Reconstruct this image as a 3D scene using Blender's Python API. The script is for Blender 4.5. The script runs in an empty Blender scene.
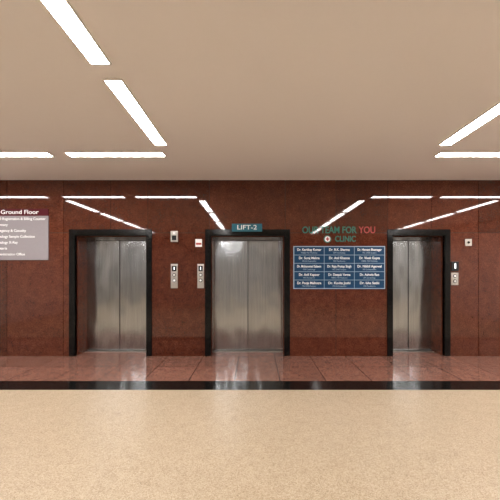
import bpy, bmesh, math, random
from mathutils import Vector, Matrix
random.seed(4)
scene = bpy.context.scene
try:
    scene.view_settings.view_transform = 'Standard'
except Exception: pass

# ------------------------------------------------------------ materials
def new_mat(name):
    m = bpy.data.materials.new(name); m.use_nodes = True
    nt = m.node_tree
    return m, nt, nt.nodes['Principled BSDF']

def N(nt, t, **kw):
    n = nt.nodes.new(t)
    for k, v in kw.items(): setattr(n, k, v)
    return n

def plain(name, col, rough=0.5, metal=0.0, var=0.04, spec=0.5):
    m, nt, b = new_mat(name)
    tc = N(nt, 'ShaderNodeTexCoord'); no = N(nt, 'ShaderNodeTexNoise')
    no.inputs['Scale'].default_value = 30
    nt.links.new(tc.outputs['Object'], no.inputs['Vector'])
    r = N(nt, 'ShaderNodeValToRGB')
    c0 = [max(0, c*(1-var)) for c in col]; c1 = [min(1, c*(1+var)) for c in col]
    r.color_ramp.elements[0].color = (*c0, 1); r.color_ramp.elements[1].color = (*c1, 1)
    nt.links.new(no.outputs['Fac'], r.inputs['Fac'])
    nt.links.new(r.outputs['Color'], b.inputs['Base Color'])
    b.inputs['Roughness'].default_value = rough
    b.inputs['Metallic'].default_value = metal
    b.inputs['Specular IOR Level'].default_value = spec
    return m

def stone(name, cols, scale=90, rough=0.08, cloud=0.35, tone=False, spec=0.5, grid=None, gridcol=(0.05,0.03,0.02), nscale=9):
    m, nt, b = new_mat(name)
    L = nt.links.new
    tc = N(nt, 'ShaderNodeTexCoord')
    vo = N(nt, 'ShaderNodeTexVoronoi'); vo.inputs['Scale'].default_value = scale
    L(tc.outputs['Object'], vo.inputs['Vector'])
    sep = N(nt, 'ShaderNodeSeparateColor'); L(vo.outputs['Color'], sep.inputs['Color'])
    no = N(nt, 'ShaderNodeTexNoise'); no.inputs['Scale'].default_value = nscale; no.inputs['Detail'].default_value = 6
    L(tc.outputs['Object'], no.inputs['Vector'])
    mx = N(nt, 'ShaderNodeMix'); mx.data_type = 'FLOAT'
    mx.inputs[0].default_value = cloud
    L(sep.outputs[0], mx.inputs[2]); L(no.outputs['Fac'], mx.inputs[3])
    r = N(nt, 'ShaderNodeValToRGB')
    els = r.color_ramp.elements
    n = len(cols)
    els[0].color = (*cols[0], 1); els[0].position = 0.15
    els[1].color = (*cols[-1], 1); els[1].position = 0.85
    for i in range(1, n-1):
        e = els.new(0.15+0.7*i/(n-1)); e.color = (*cols[i], 1)
    L(mx.outputs[0], r.inputs['Fac'])
    out = r.outputs['Color']
    if tone:
        at = N(nt, 'ShaderNodeAttribute', attribute_name='tone')
        mm = N(nt, 'ShaderNodeMix'); mm.data_type = 'RGBA'; mm.blend_type = 'MULTIPLY'
        mm.inputs[0].default_value = 1
        L(out, mm.inputs[6]); L(at.outputs['Color'], mm.inputs[7]); out = mm.outputs[2]
    if grid:
        px, ox, py, oy, w = grid
        sx = N(nt, 'ShaderNodeSeparateXYZ'); L(tc.outputs['Object'], sx.inputs[0])
        masks = []; ids = []
        for ax, p, o in (('X', px, ox), ('Y', py, oy)):
            a = N(nt, 'ShaderNodeMath', operation='SUBTRACT'); L(sx.outputs[ax], a.inputs[0]); a.inputs[1].default_value = o
            q = N(nt, 'ShaderNodeMath', operation='PINGPONG'); L(a.outputs[0], q.inputs[0]); q.inputs[1].default_value = p/2
            c = N(nt, 'ShaderNodeMath', operation='LESS_THAN'); L(q.outputs[0], c.inputs[0]); c.inputs[1].default_value = w/2
            masks.append(c)
            d = N(nt, 'ShaderNodeMath', operation='DIVIDE'); L(a.outputs[0], d.inputs[0]); d.inputs[1].default_value = p
            f = N(nt, 'ShaderNodeMath', operation='FLOOR'); L(d.outputs[0], f.inputs[0]); ids.append(f)
        mxm = N(nt, 'ShaderNodeMath', operation='MAXIMUM'); L(masks[0].outputs[0], mxm.inputs[0]); L(masks[1].outputs[0], mxm.inputs[1])
        cb = N(nt, 'ShaderNodeCombineXYZ'); L(ids[0].outputs[0], cb.inputs[0]); L(ids[1].outputs[0], cb.inputs[1])
        wn = N(nt, 'ShaderNodeTexWhiteNoise'); L(cb.outputs[0], wn.inputs['Vector'])
        mr = N(nt, 'ShaderNodeMapRange'); L(wn.outputs['Value'], mr.inputs[0]); mr.inputs[3].default_value = 0.88; mr.inputs[4].default_value = 1.08
        hs = N(nt, 'ShaderNodeHueSaturation'); L(mr.outputs[0], hs.inputs['Value']); L(out, hs.inputs['Color'])
        g = N(nt, 'ShaderNodeMix'); g.data_type = 'RGBA'
        L(mxm.outputs[0], g.inputs[0]); L(hs.outputs['Color'], g.inputs[6]); g.inputs[7].default_value = (*gridcol, 1)
        out = g.outputs[2]
    L(out, b.inputs['Base Color'])
    b.inputs['Roughness'].default_value = rough
    b.inputs['Specular IOR Level'].default_value = spec
    return m

M_granite = stone('red_granite', [(0.030,0.006,0.003),(0.072,0.016,0.0075),(0.095,0.023,0.011),(0.155,0.050,0.027)], 130, 0.035, 0.45, tone=True, spec=0.55)
M_joint = plain('granite_joint', (0.012,0.005,0.004), 0.6)
M_black = stone('black_granite', [(0.002,0.002,0.002),(0.004,0.004,0.004),(0.012,0.011,0.010)], 150, 0.12, 0.3, spec=0.22)
M_tiles = stone('pink_granite_tiles', [(0.10,0.042,0.03),(0.175,0.078,0.056),(0.22,0.105,0.078),(0.29,0.155,0.115)], 140, 0.045, 0.4, spec=0.9,
                grid=(0.62,-2.14,0.655,5.7,0.014), gridcol=(0.05,0.025,0.02))
M_beige = stone('beige_terrazzo', [(0.26,0.19,0.12),(0.38,0.295,0.20),(0.41,0.325,0.23),(0.48,0.395,0.295)], 150, 0.35, 0.3)
M_ceil = plain('ceiling_paint', (0.87,0.84,0.83), 0.85, 0, 0.01)
M_paint = plain('cream_wall_paint', (0.68,0.64,0.60), 0.7, 0, 0.02)
M_rear = plain('taupe_wall_paint', (0.27,0.25,0.23), 0.6, 0, 0.03)
M_white = plain('white_fixture_metal', (0.8,0.78,0.75), 0.4)
M_silver = plain('satin_silver', (0.6,0.58,0.55), 0.3, 0.9)
M_dark = plain('black_plastic', (0.012,0.012,0.014), 0.25)
M_btn = plain('button_white', (0.75,0.75,0.75), 0.4)
M_navy = plain('board_navy', (0.010,0.048,0.115), 0.5, spec=0.12)
M_ltblue = plain('board_grid_lightblue', (0.32,0.43,0.53), 0.5)
M_txtw = plain('lettering_white', (0.85,0.85,0.85), 0.5)
M_teal = plain('sign_teal', (0.02,0.12,0.17), 0.5, spec=0.2)
M_green = plain('lettering_green', (0.008,0.14,0.10), 0.5)
M_red = plain('lettering_red', (0.36,0.04,0.035), 0.5)
M_maroon = plain('sign_maroon', (0.075,0.007,0.012), 0.6, spec=0.1)
M_grey = plain('sign_grey', (0.25,0.225,0.24), 0.6, spec=0.2)

def steel(name):
    m, nt, b = new_mat(name); L = nt.links.new
    tc = N(nt, 'ShaderNodeTexCoord'); mp = N(nt, 'ShaderNodeMapping'); mp.inputs['Scale'].default_value = (60, 60, 0.5)
    L(tc.outputs['Object'], mp.inputs[0])
    no = N(nt, 'ShaderNodeTexNoise'); no.inputs['Scale'].default_value = 3; no.inputs['Detail'].default_value = 4
    L(mp.outputs[0], no.inputs['Vector'])
    r = N(nt, 'ShaderNodeValToRGB')
    r.color_ramp.elements[0].color = (0.40,0.425,0.45,1); r.color_ramp.elements[1].color = (0.57,0.60,0.63,1)
    r.color_ramp.elements[0].position = .3; r.color_ramp.elements[1].position = .7
    L(no.outputs['Fac'], r.inputs['Fac']); L(r.outputs['Color'], b.inputs['Base Color'])
    mr = N(nt, 'ShaderNodeMapRange'); mr.inputs[3].default_value = 0.16; mr.inputs[4].default_value = 0.25
    L(no.outputs['Fac'], mr.inputs[0]); L(mr.outputs[0], b.inputs['Roughness'])
    # slight oil-canning of the sheet gives the soft uneven vertical reflections of real lift doors
    m2 = N(nt, 'ShaderNodeMapping'); m2.inputs['Scale'].default_value = (1.6, 1, 0.7); L(tc.outputs['Object'], m2.inputs[0])
    n2 = N(nt, 'ShaderNodeTexNoise'); n2.inputs['Scale'].default_value = 2.0; n2.inputs['Detail'].default_value = 1
    L(m2.outputs[0], n2.inputs['Vector'])
    bp = N(nt, 'ShaderNodeBump'); bp.inputs['Strength'].default_value = 0.6; bp.inputs['Distance'].default_value = 0.04
    L(n2.outputs['Fac'], bp.inputs['Height']); L(bp.outputs['Normal'], b.inputs['Normal'])
    b.inputs['Metallic'].default_value = 1
    return m
M_steel = steel('brushed_steel')

def emis(name, col, s):
    m, nt, b = new_mat(name)
    b.inputs['Base Color'].default_value = (0.9,0.9,0.9,1)
    b.inputs['Emission Color'].default_value = (*col, 1)
    b.inputs['Emission Strength'].default_value = s
    return m
M_lamp = emis('light_diffuser', (1.0,0.965,0.93), 57)
M_led = emis('display_led', (0.8,0.9,1.0), 2.0)

# ------------------------------------------------------------ mesh helpers
def mesh_boxes(name, boxes, mats, bevel=0.0, tone=None):
    bm = bmesh.new()
    col = bm.loops.layers.color.new('tone') if tone else None
    for bx in boxes:
        x0,x1,y0,y1,z0,z1 = bx[:6]; mi = bx[6] if len(bx) > 6 else 0
        t = bx[7] if len(bx) > 7 else 1.0
        vs = [bm.verts.new(p) for p in ((x0,y0,z0),(x1,y0,z0),(x1,y1,z0),(x0,y1,z0),(x0,y0,z1),(x1,y0,z1),(x1,y1,z1),(x0,y1,z1))]
        for idx in ((0,3,2,1),(4,5,6,7),(0,1,5,4),(1,2,6,5),(2,3,7,6),(3,0,4,7)):
            f = bm.faces.new([vs[i] for i in idx]); f.material_index = mi
            if col:
                for l in f.loops: l[col] = (t,t,t,1)
    me = bpy.data.meshes.new(name); bm.to_mesh(me); bm.free()
    ob = bpy.data.objects.new(name, me); scene.collection.objects.link(ob)
    for m in mats: me.materials.append(m)
    if bevel:
        md = ob.modifiers.new('bevel', 'BEVEL'); md.width = bevel; md.segments = 2; md.limit_method = 'ANGLE'
    return ob

def empty(name, loc):
    e = bpy.data.objects.new(name, None); e.location = loc; e.empty_display_size = 0.1
    scene.collection.objects.link(e); return e

def adopt(parent, *obs, lift=0.0):
    base = Vector(parent.location)
    for o in obs:
        o.parent = parent
        o.matrix_parent_inverse = Matrix.Translation(-base)
    parent.location.y -= lift

def disc(name, x, y, z, r, t, mat, segs=32):
    bm = bmesh.new()
    bmesh.ops.create_cone(bm, cap_ends=True, segments=segs, radius1=r, radius2=r*0.92, depth=t)
    bmesh.ops.rotate(bm, verts=bm.verts, cent=(0,0,0), matrix=Matrix.Rotation(math.pi/2, 3, 'X'))
    bmesh.ops.translate(bm, verts=bm.verts, vec=(x,y,z))
    me = bpy.data.meshes.new(name); bm.to_mesh(me); bm.free()
    ob = bpy.data.objects.new(name, me); scene.collection.objects.link(ob); me.materials.append(mat)
    return ob

def text(name, s, x, y, z, size, mat, align='CENTER', ext=0.001, width=None, bold=0.0):
    cu = bpy.data.curves.new(name, 'FONT'); cu.body = s; cu.size = size
    cu.align_x = align; cu.align_y = 'CENTER'; cu.extrude = ext; cu.offset = bold
    ob = bpy.data.objects.new(name, cu); scene.collection.objects.link(ob)
    ob.location = (x,y,z); ob.rotation_euler = (math.pi/2,0,0)
    cu.materials.append(mat)
    if width:
        bpy.context.view_layer.update()
        w = ob.dimensions.x
        if w > 0: ob.scale = (width/w, 1, 1)
    return ob

# ------------------------------------------------------------ dimensions (m)
WY = 5.70
H = 3.085
XL, XR = -7.0, 7.2
YB = -3.4
REC = 0.38
lifts = [(-3.155,-1.905),(-0.775,0.512),(2.415,3.32)]
OT = 2.11

# ------------------------------------------------------------ lift wall
joints = [-6.2,-5.3,-4.35,-3.36,-2.53,-1.88,-0.80,0.53,1.42,2.33,3.10,3.92,4.8,5.7,6.5]
zs = [0.0, OT+0.05, H]
xs = [XL]+joints+[XR]
boxes = []
g = 0.004
def sub_open(x0,x1):
    segs = [(x0,x1)]
    for a,b in lifts:
        new=[]
        for s,e in segs:
            if e<=a or s>=b: new.append((s,e)); continue
            if s<a: new.append((s,a))
            if e>b: new.append((b,e))
        segs=new
    return segs
for i in range(len(xs)-1):
    for j in range(2):
        t = random.uniform(0.85,1.12)
        x0,x1 = xs[i]+g, xs[i+1]-g
        if j == 0:
            for s,e in sub_open(x0,x1):
                if e-s>0.02: boxes.append((s,e,WY,WY+0.025,0,OT,0,t))
            boxes.append((x0,x1,WY,WY+0.025,OT,OT+0.05-g,0,t)) 
        else:
            boxes.append((x0,x1,WY,WY+0.025,zs[1]+g,H,0,t))
for s,e in sub_open(XL,XR):
    boxes.append((s,e,WY+0.025,WY+0.5,0,OT,1,1))
boxes.append((XL,XR,WY+0.025,WY+0.5,OT,H,1,1))
mesh_boxes('wall_back', boxes, [M_granite, M_joint], tone=True)

mesh_boxes('wall_left', [(XL-0.15,XL,YB,WY+0.5,0,H)], [M_paint])
mesh_boxes('wall_right', [(XR,XR+0.15,YB,WY+0.5,0,H)], [M_paint])
mesh_boxes('wall_front', [(XL-0.15,XR+0.15,YB-0.15,YB,0,H)], [M_rear])
mesh_boxes('ceiling', [(XL-0.15,XR+0.15,YB-0.15,WY+0.5,H,H+0.12)], [M_ceil])
mesh_boxes('floor', [(XL-0.15,XR+0.15,4.39,WY+0.5,-0.1,0,0),(XL-0.15,XR+0.15,YB-0.15,4.06,-0.1,0,1),
                     (XL-0.15,XR+0.15,4.06,4.39,-0.1,-0.02,0)], [M_tiles, M_beige])
mesh_boxes('trim_1', [(XL,XR,4.06,4.39,-0.02,0.0)], [M_black])

# ------------------------------------------------------------ elevators
for k,(a,b) in enumerate(lifts):
    E = empty('elevator' if k==0 else 'elevator.%03d'%k, ((a+b)/2, WY, 0))
    F = 0.10
    yf = WY-0.022
    frame = mesh_boxes('door_frame', [
        (a-F,a,yf,WY+0.06,0,OT+F+0.01,0),(b,b+F,yf,WY+0.06,0,OT+F+0.01,0),
        (a,b,yf,WY+0.06,OT,OT+F+0.01,0)], [M_black], bevel=0.006)
    lining = mesh_boxes('reveal_lining', [
        (a,a+0.015,WY+0.06,WY+REC+0.05,0,OT,0,2.2),(b-0.015,b,WY+0.06,WY+REC+0.05,0,OT,0,2.2),
        (a+0.015,b-0.015,WY+0.06,WY+REC+0.05,OT-0.015,OT,0,1.8)], [M_granite], tone=True)
    c = (a+b)/2
    yd = WY+REC
    d1 = mesh_boxes('door_panel_left', [(a+0.015,c-0.006,yd,yd+0.03,0.018,OT-0.05)], [M_steel], bevel=0.004)
    d2 = mesh_boxes('door_panel_right', [(c+0.006,b-0.015,yd,yd+0.03,0.018,OT-0.05)], [M_steel], bevel=0.004)
    hd = mesh_boxes('header', [(a+0.015,b-0.015,yd-0.012,yd+0.03,OT-0.045,OT-0.015,0),
                               (a+0.015,b-0.015,yd+0.035,yd+0.05,0.0,OT-0.02,1)], [M_steel, M_dark])
    sl = mesh_boxes('door_sill', [(a+0.015,b-0.015,yd-0.09,yd+0.03,0.0,0.008,0),
                                  (a+0.015,b-0.015,yd-0.06,yd-0.052,0.008,0.010,1),(a+0.015,b-0.015,yd-0.035,yd-0.027,0.008,0.010,1)], [M_silver, M_dark])
    adopt(E, frame, lining, d1, d2, hd, sl)

# ------------------------------------------------------------ ceiling lights
cnt = 0
def lamp(x0,x1,y0,y1):
    global cnt
    nm = 'ceiling_light' if cnt==0 else 'ceiling_light.%03d'%cnt
    cnt += 1
    E = empty(nm, ((x0+x1)/2,(y0+y1)/2,H))
    t=0.012
    tr = mesh_boxes('housing', [(x0-t,x1+t,y0-t,y0,H-0.012,H),(x0-t,x1+t,y1,y1+t,H-0.012,H),
                                (x0-t,x0,y0,y1,H-0.012,H),(x1,x1+t,y0,y1,H-0.012,H)], [M_white])
    df = mesh_boxes('diffuser', [(x0,x1,y0,y1,H-0.008,H)], [M_lamp])
    adopt(E, tr, df)
w=0.07
cols=[-4.2,-1.19,2.40,5.42]
for yc in (WY-1.26, ):
    for x0,x1 in ((-5.8,-4.45),(-4.10,-2.80),(-2.55,-1.25),(2.50,3.78),(3.98,5.28),(5.55,6.8)):
        lamp(x0,x1,yc-w,yc+w)
for xc in cols:
    for y0,y1 in ((2.72,4.10),(1.15,2.50),(-0.42,0.93),(-2.0,-0.64)):  # last two strips of each column are unseen, added for extra room light
        lamp(xc-w,xc+w,y0,y1)

# ------------------------------------------------------------ floor directory sign
S = empty('floor_directory_sign', (-4.11, WY, 2.13))
bd = mesh_boxes('board', [(-4.61,-3.613,WY-0.02,WY,1.683,2.455,0),(-4.61,-3.613,WY-0.022,WY,2.455,2.578,1)], [M_grey, M_maroon], bevel=0.003)
parts=[bd, text('heading','Ground Floor',-4.11,WY-0.024,2.517,0.10,M_txtw,bold=0.001,width=0.66)]
rows=['OPD Registration & Billing Counter','Pharmacy','Emergency & Casualty','Pathology Sample Collection','Radiology X-Ray','Cafeteria','Administration Office']
for i,s in enumerate(rows):
    parts.append(text('row_%d'%i, s, -4.56, WY-0.022, 2.40-i*0.103, 0.062, M_txtw, 'LEFT', bold=0.0005))
adopt(S,*parts,lift=0.003)

# ------------------------------------------------------------ lift number sign
S = empty('lift_number_sign', (-0.14, WY, 2.245))
adopt(S, mesh_boxes('plate', [(-0.403,0.123,WY-0.045,WY-0.024,2.178,2.315)], [M_teal], bevel=0.003),
      text('label','LIFT-2',-0.14,WY-0.047,2.247,0.11,M_txtw,bold=0.001,width=0.34))

# ------------------------------------------------------------ wall lettering
S = empty('clinic_wall_lettering', (1.46, WY, 2.2))
t1 = text('line_green','OUR TEAM FOR',0.826,WY-0.006,2.205,0.165,M_green,'LEFT',ext=0.005,bold=0.002,width=0.95)
t2 = text('line_red','YOU',1.82,WY-0.006,2.205,0.165,M_red,'LEFT',ext=0.005,bold=0.002,width=0.29)
t3 = text('line_clinic','CLINIC',1.40,WY-0.006,2.05,0.14,M_green,'LEFT',ext=0.005,bold=0.002,width=0.36)
l1 = disc('logo_ring',1.27,WY-0.004,2.05,0.066,0.008,M_green)
l2 = disc('logo_face',1.27,WY-0.010,2.05,0.05,0.006,M_txtw)
l3 = mesh_boxes('logo_cross',[(1.258,1.282,WY-0.016,WY-0.012,2.02,2.08),(1.24,1.258,WY-0.016,WY-0.012,2.04,2.06),(1.282,1.30,WY-0.016,WY-0.012,2.04,2.06)],[M_red])
adopt(S,t1,t2,t3,l1,l2,l3)

# ------------------------------------------------------------ doctors board
S = empty('doctor_directory_board', (1.473, WY, 1.55))
X0,X1,Z0,Z1 = 0.672,2.272,1.178,1.925
bx=[(X0,X1,WY-0.018,WY,Z0,Z1,0)]
nc,nr=3,5
cw=(X1-X0-0.02)/nc; ch=(Z1-Z0-0.02)/nr
names=[['Dr. Kartikay Kumar','Dr. R.K. Sharma','Dr. Hemant Bhatnagar'],
['Dr. Suraj Mehra','Dr. Anil Khanna','Dr. Vivek Gupta'],
['Dr. Mohammed Saleem','Dr. Raju Pratap Singh','Dr. Nikhil Agarwal'],
['Dr. Anil Kapoor','Dr. Deepak Verma','Dr. Ashwin Rao'],
['Dr. Pooja Malhotra','Dr. Kavita Joshi','Dr. Isha Sethi']]
subs=['MBBS, MD Medicine','MS Orthopaedics','DM Cardiology','MD Paediatrics','MS, DNB Surgery']
parts=[]
for r in range(nr):
    for c in range(nc):
        x0=X0+0.01+c*cw; z1=Z1-0.01-r*ch
        bx.append((x0+0.004,x0+cw-0.004,WY-0.021,WY-0.018,z1-ch+0.004,z1-0.004,1))
        parts.append(text('name_%d_%d'%(r,c),names[r][c],x0+cw/2,WY-0.0225,z1-ch*0.37,0.06,M_txtw,bold=0.0012,width=min(0.42,0.024*len(names[r][c]))))
        parts.append(text('subtitle_%d_%d'%(r,c),subs[(r+2*c)%5],x0+cw/2,WY-0.0225,z1-ch*0.74,0.034,M_ltblue))
parts.append(mesh_boxes('panel',bx,[M_ltblue,M_navy]))
adopt(S,*parts,lift=0.004)

# ------------------------------------------------------------ call panels etc
pc=0
def call_panel(x0,x1,z0,z1):
    global pc
    nm='elevator_call_panel' if pc==0 else 'elevator_call_panel.%03d'%pc; pc+=1
    xc=(x0+x1)/2; h=z1-z0
    S=empty(nm,(xc,WY,(z0+z1)/2))
    ps=[mesh_boxes('plate',[(x0,x1,WY-0.014,WY,z0,z1)],[M_silver],bevel=0.003),
        mesh_boxes('display',[(x0+0.02,x1-0.02,WY-0.017,WY-0.014,z1-0.30*h,z1-0.08*h)],[M_dark]),
        text('digit','1',xc,WY-0.0185,z1-0.19*h,0.07,M_led,bold=0.002)]
    for f in (0.45,0.68):
        ps.append(disc('button_ring',xc,WY-0.017,z1-f*h,0.032,0.006,M_dark))
        ps.append(disc('button',xc,WY-0.021,z1-f*h,0.022,0.006,M_btn))
    adopt(S,*ps)
call_panel(-1.473,-1.355,1.19,1.613)
call_panel(-1.008,-0.895,1.19,1.613)

S=empty('fire_switch_box',(-1.41,WY,2.1))
adopt(S, mesh_boxes('plate',[(-1.473,-1.35,WY-0.03,WY,2.0,2.19)],[M_silver],bevel=0.006),
      mesh_boxes('window',[(-1.45,-1.373,WY-0.033,WY-0.03,2.03,2.11),],[M_dark]),
      disc('key_lock',-1.411,WY-0.034,2.15,0.018,0.008,M_btn))
S=empty('notice_sticker',(-0.99,WY,1.98))
adopt(S, mesh_boxes('card',[(-1.045,-0.93,WY-0.004,WY,1.915,2.05)],[M_btn],bevel=0.001),
      mesh_boxes('band',[(-1.035,-0.94,WY-0.005,WY-0.004,1.95,1.985)],[M_red]))
S=empty('wall_switch_plate',(3.737,WY,1.99))
adopt(S, mesh_boxes('plate',[(3.68,3.795,WY-0.014,WY,1.93,2.05)],[M_silver],bevel=0.004),
      disc('key_lock',3.737,WY-0.017,1.99,0.022,0.006,M_dark))
S=empty('floor_indicator_display',(3.50,WY,1.57))
adopt(S, mesh_boxes('case',[(3.435,3.56,WY-0.025,WY,1.49,1.655)],[M_dark],bevel=0.005),
      text('digit','1',3.497,WY-0.0265,1.575,0.12,M_led,bold=0.004))
S=empty('elevator_button_plate',(3.50,WY,1.35))
adopt(S, mesh_boxes('plate',[(3.435,3.56,WY-0.014,WY,1.245,1.46)],[M_silver],bevel=0.004),
      disc('button_ring',3.4975,WY-0.017,1.405,0.033,0.006,M_dark), disc('button',3.4975,WY-0.021,1.405,0.022,0.006,M_btn),
      disc('button_ring_lower',3.4975,WY-0.017,1.31,0.033,0.006,M_dark), disc('button_lower',3.4975,WY-0.021,1.31,0.022,0.006,M_btn))

# ------------------------------------------------------------ world & camera
wd=bpy.data.worlds.new('world'); scene.world=wd; wd.use_nodes=True
wd.node_tree.nodes['Background'].inputs[0].default_value=(0.9,0.8,0.7,1)
wd.node_tree.nodes['Background'].inputs[1].default_value=0.3
cam=bpy.data.cameras.new('camera'); co=bpy.data.objects.new('camera',cam); scene.collection.objects.link(co)
co.location=(0,0,1.473); co.rotation_euler=(math.pi/2,0,0)
cam.lens=23.4; cam.sensor_width=36; cam.shift_x=-0.010; cam.shift_y=0.044; cam.clip_start=0.05
scene.camera=co
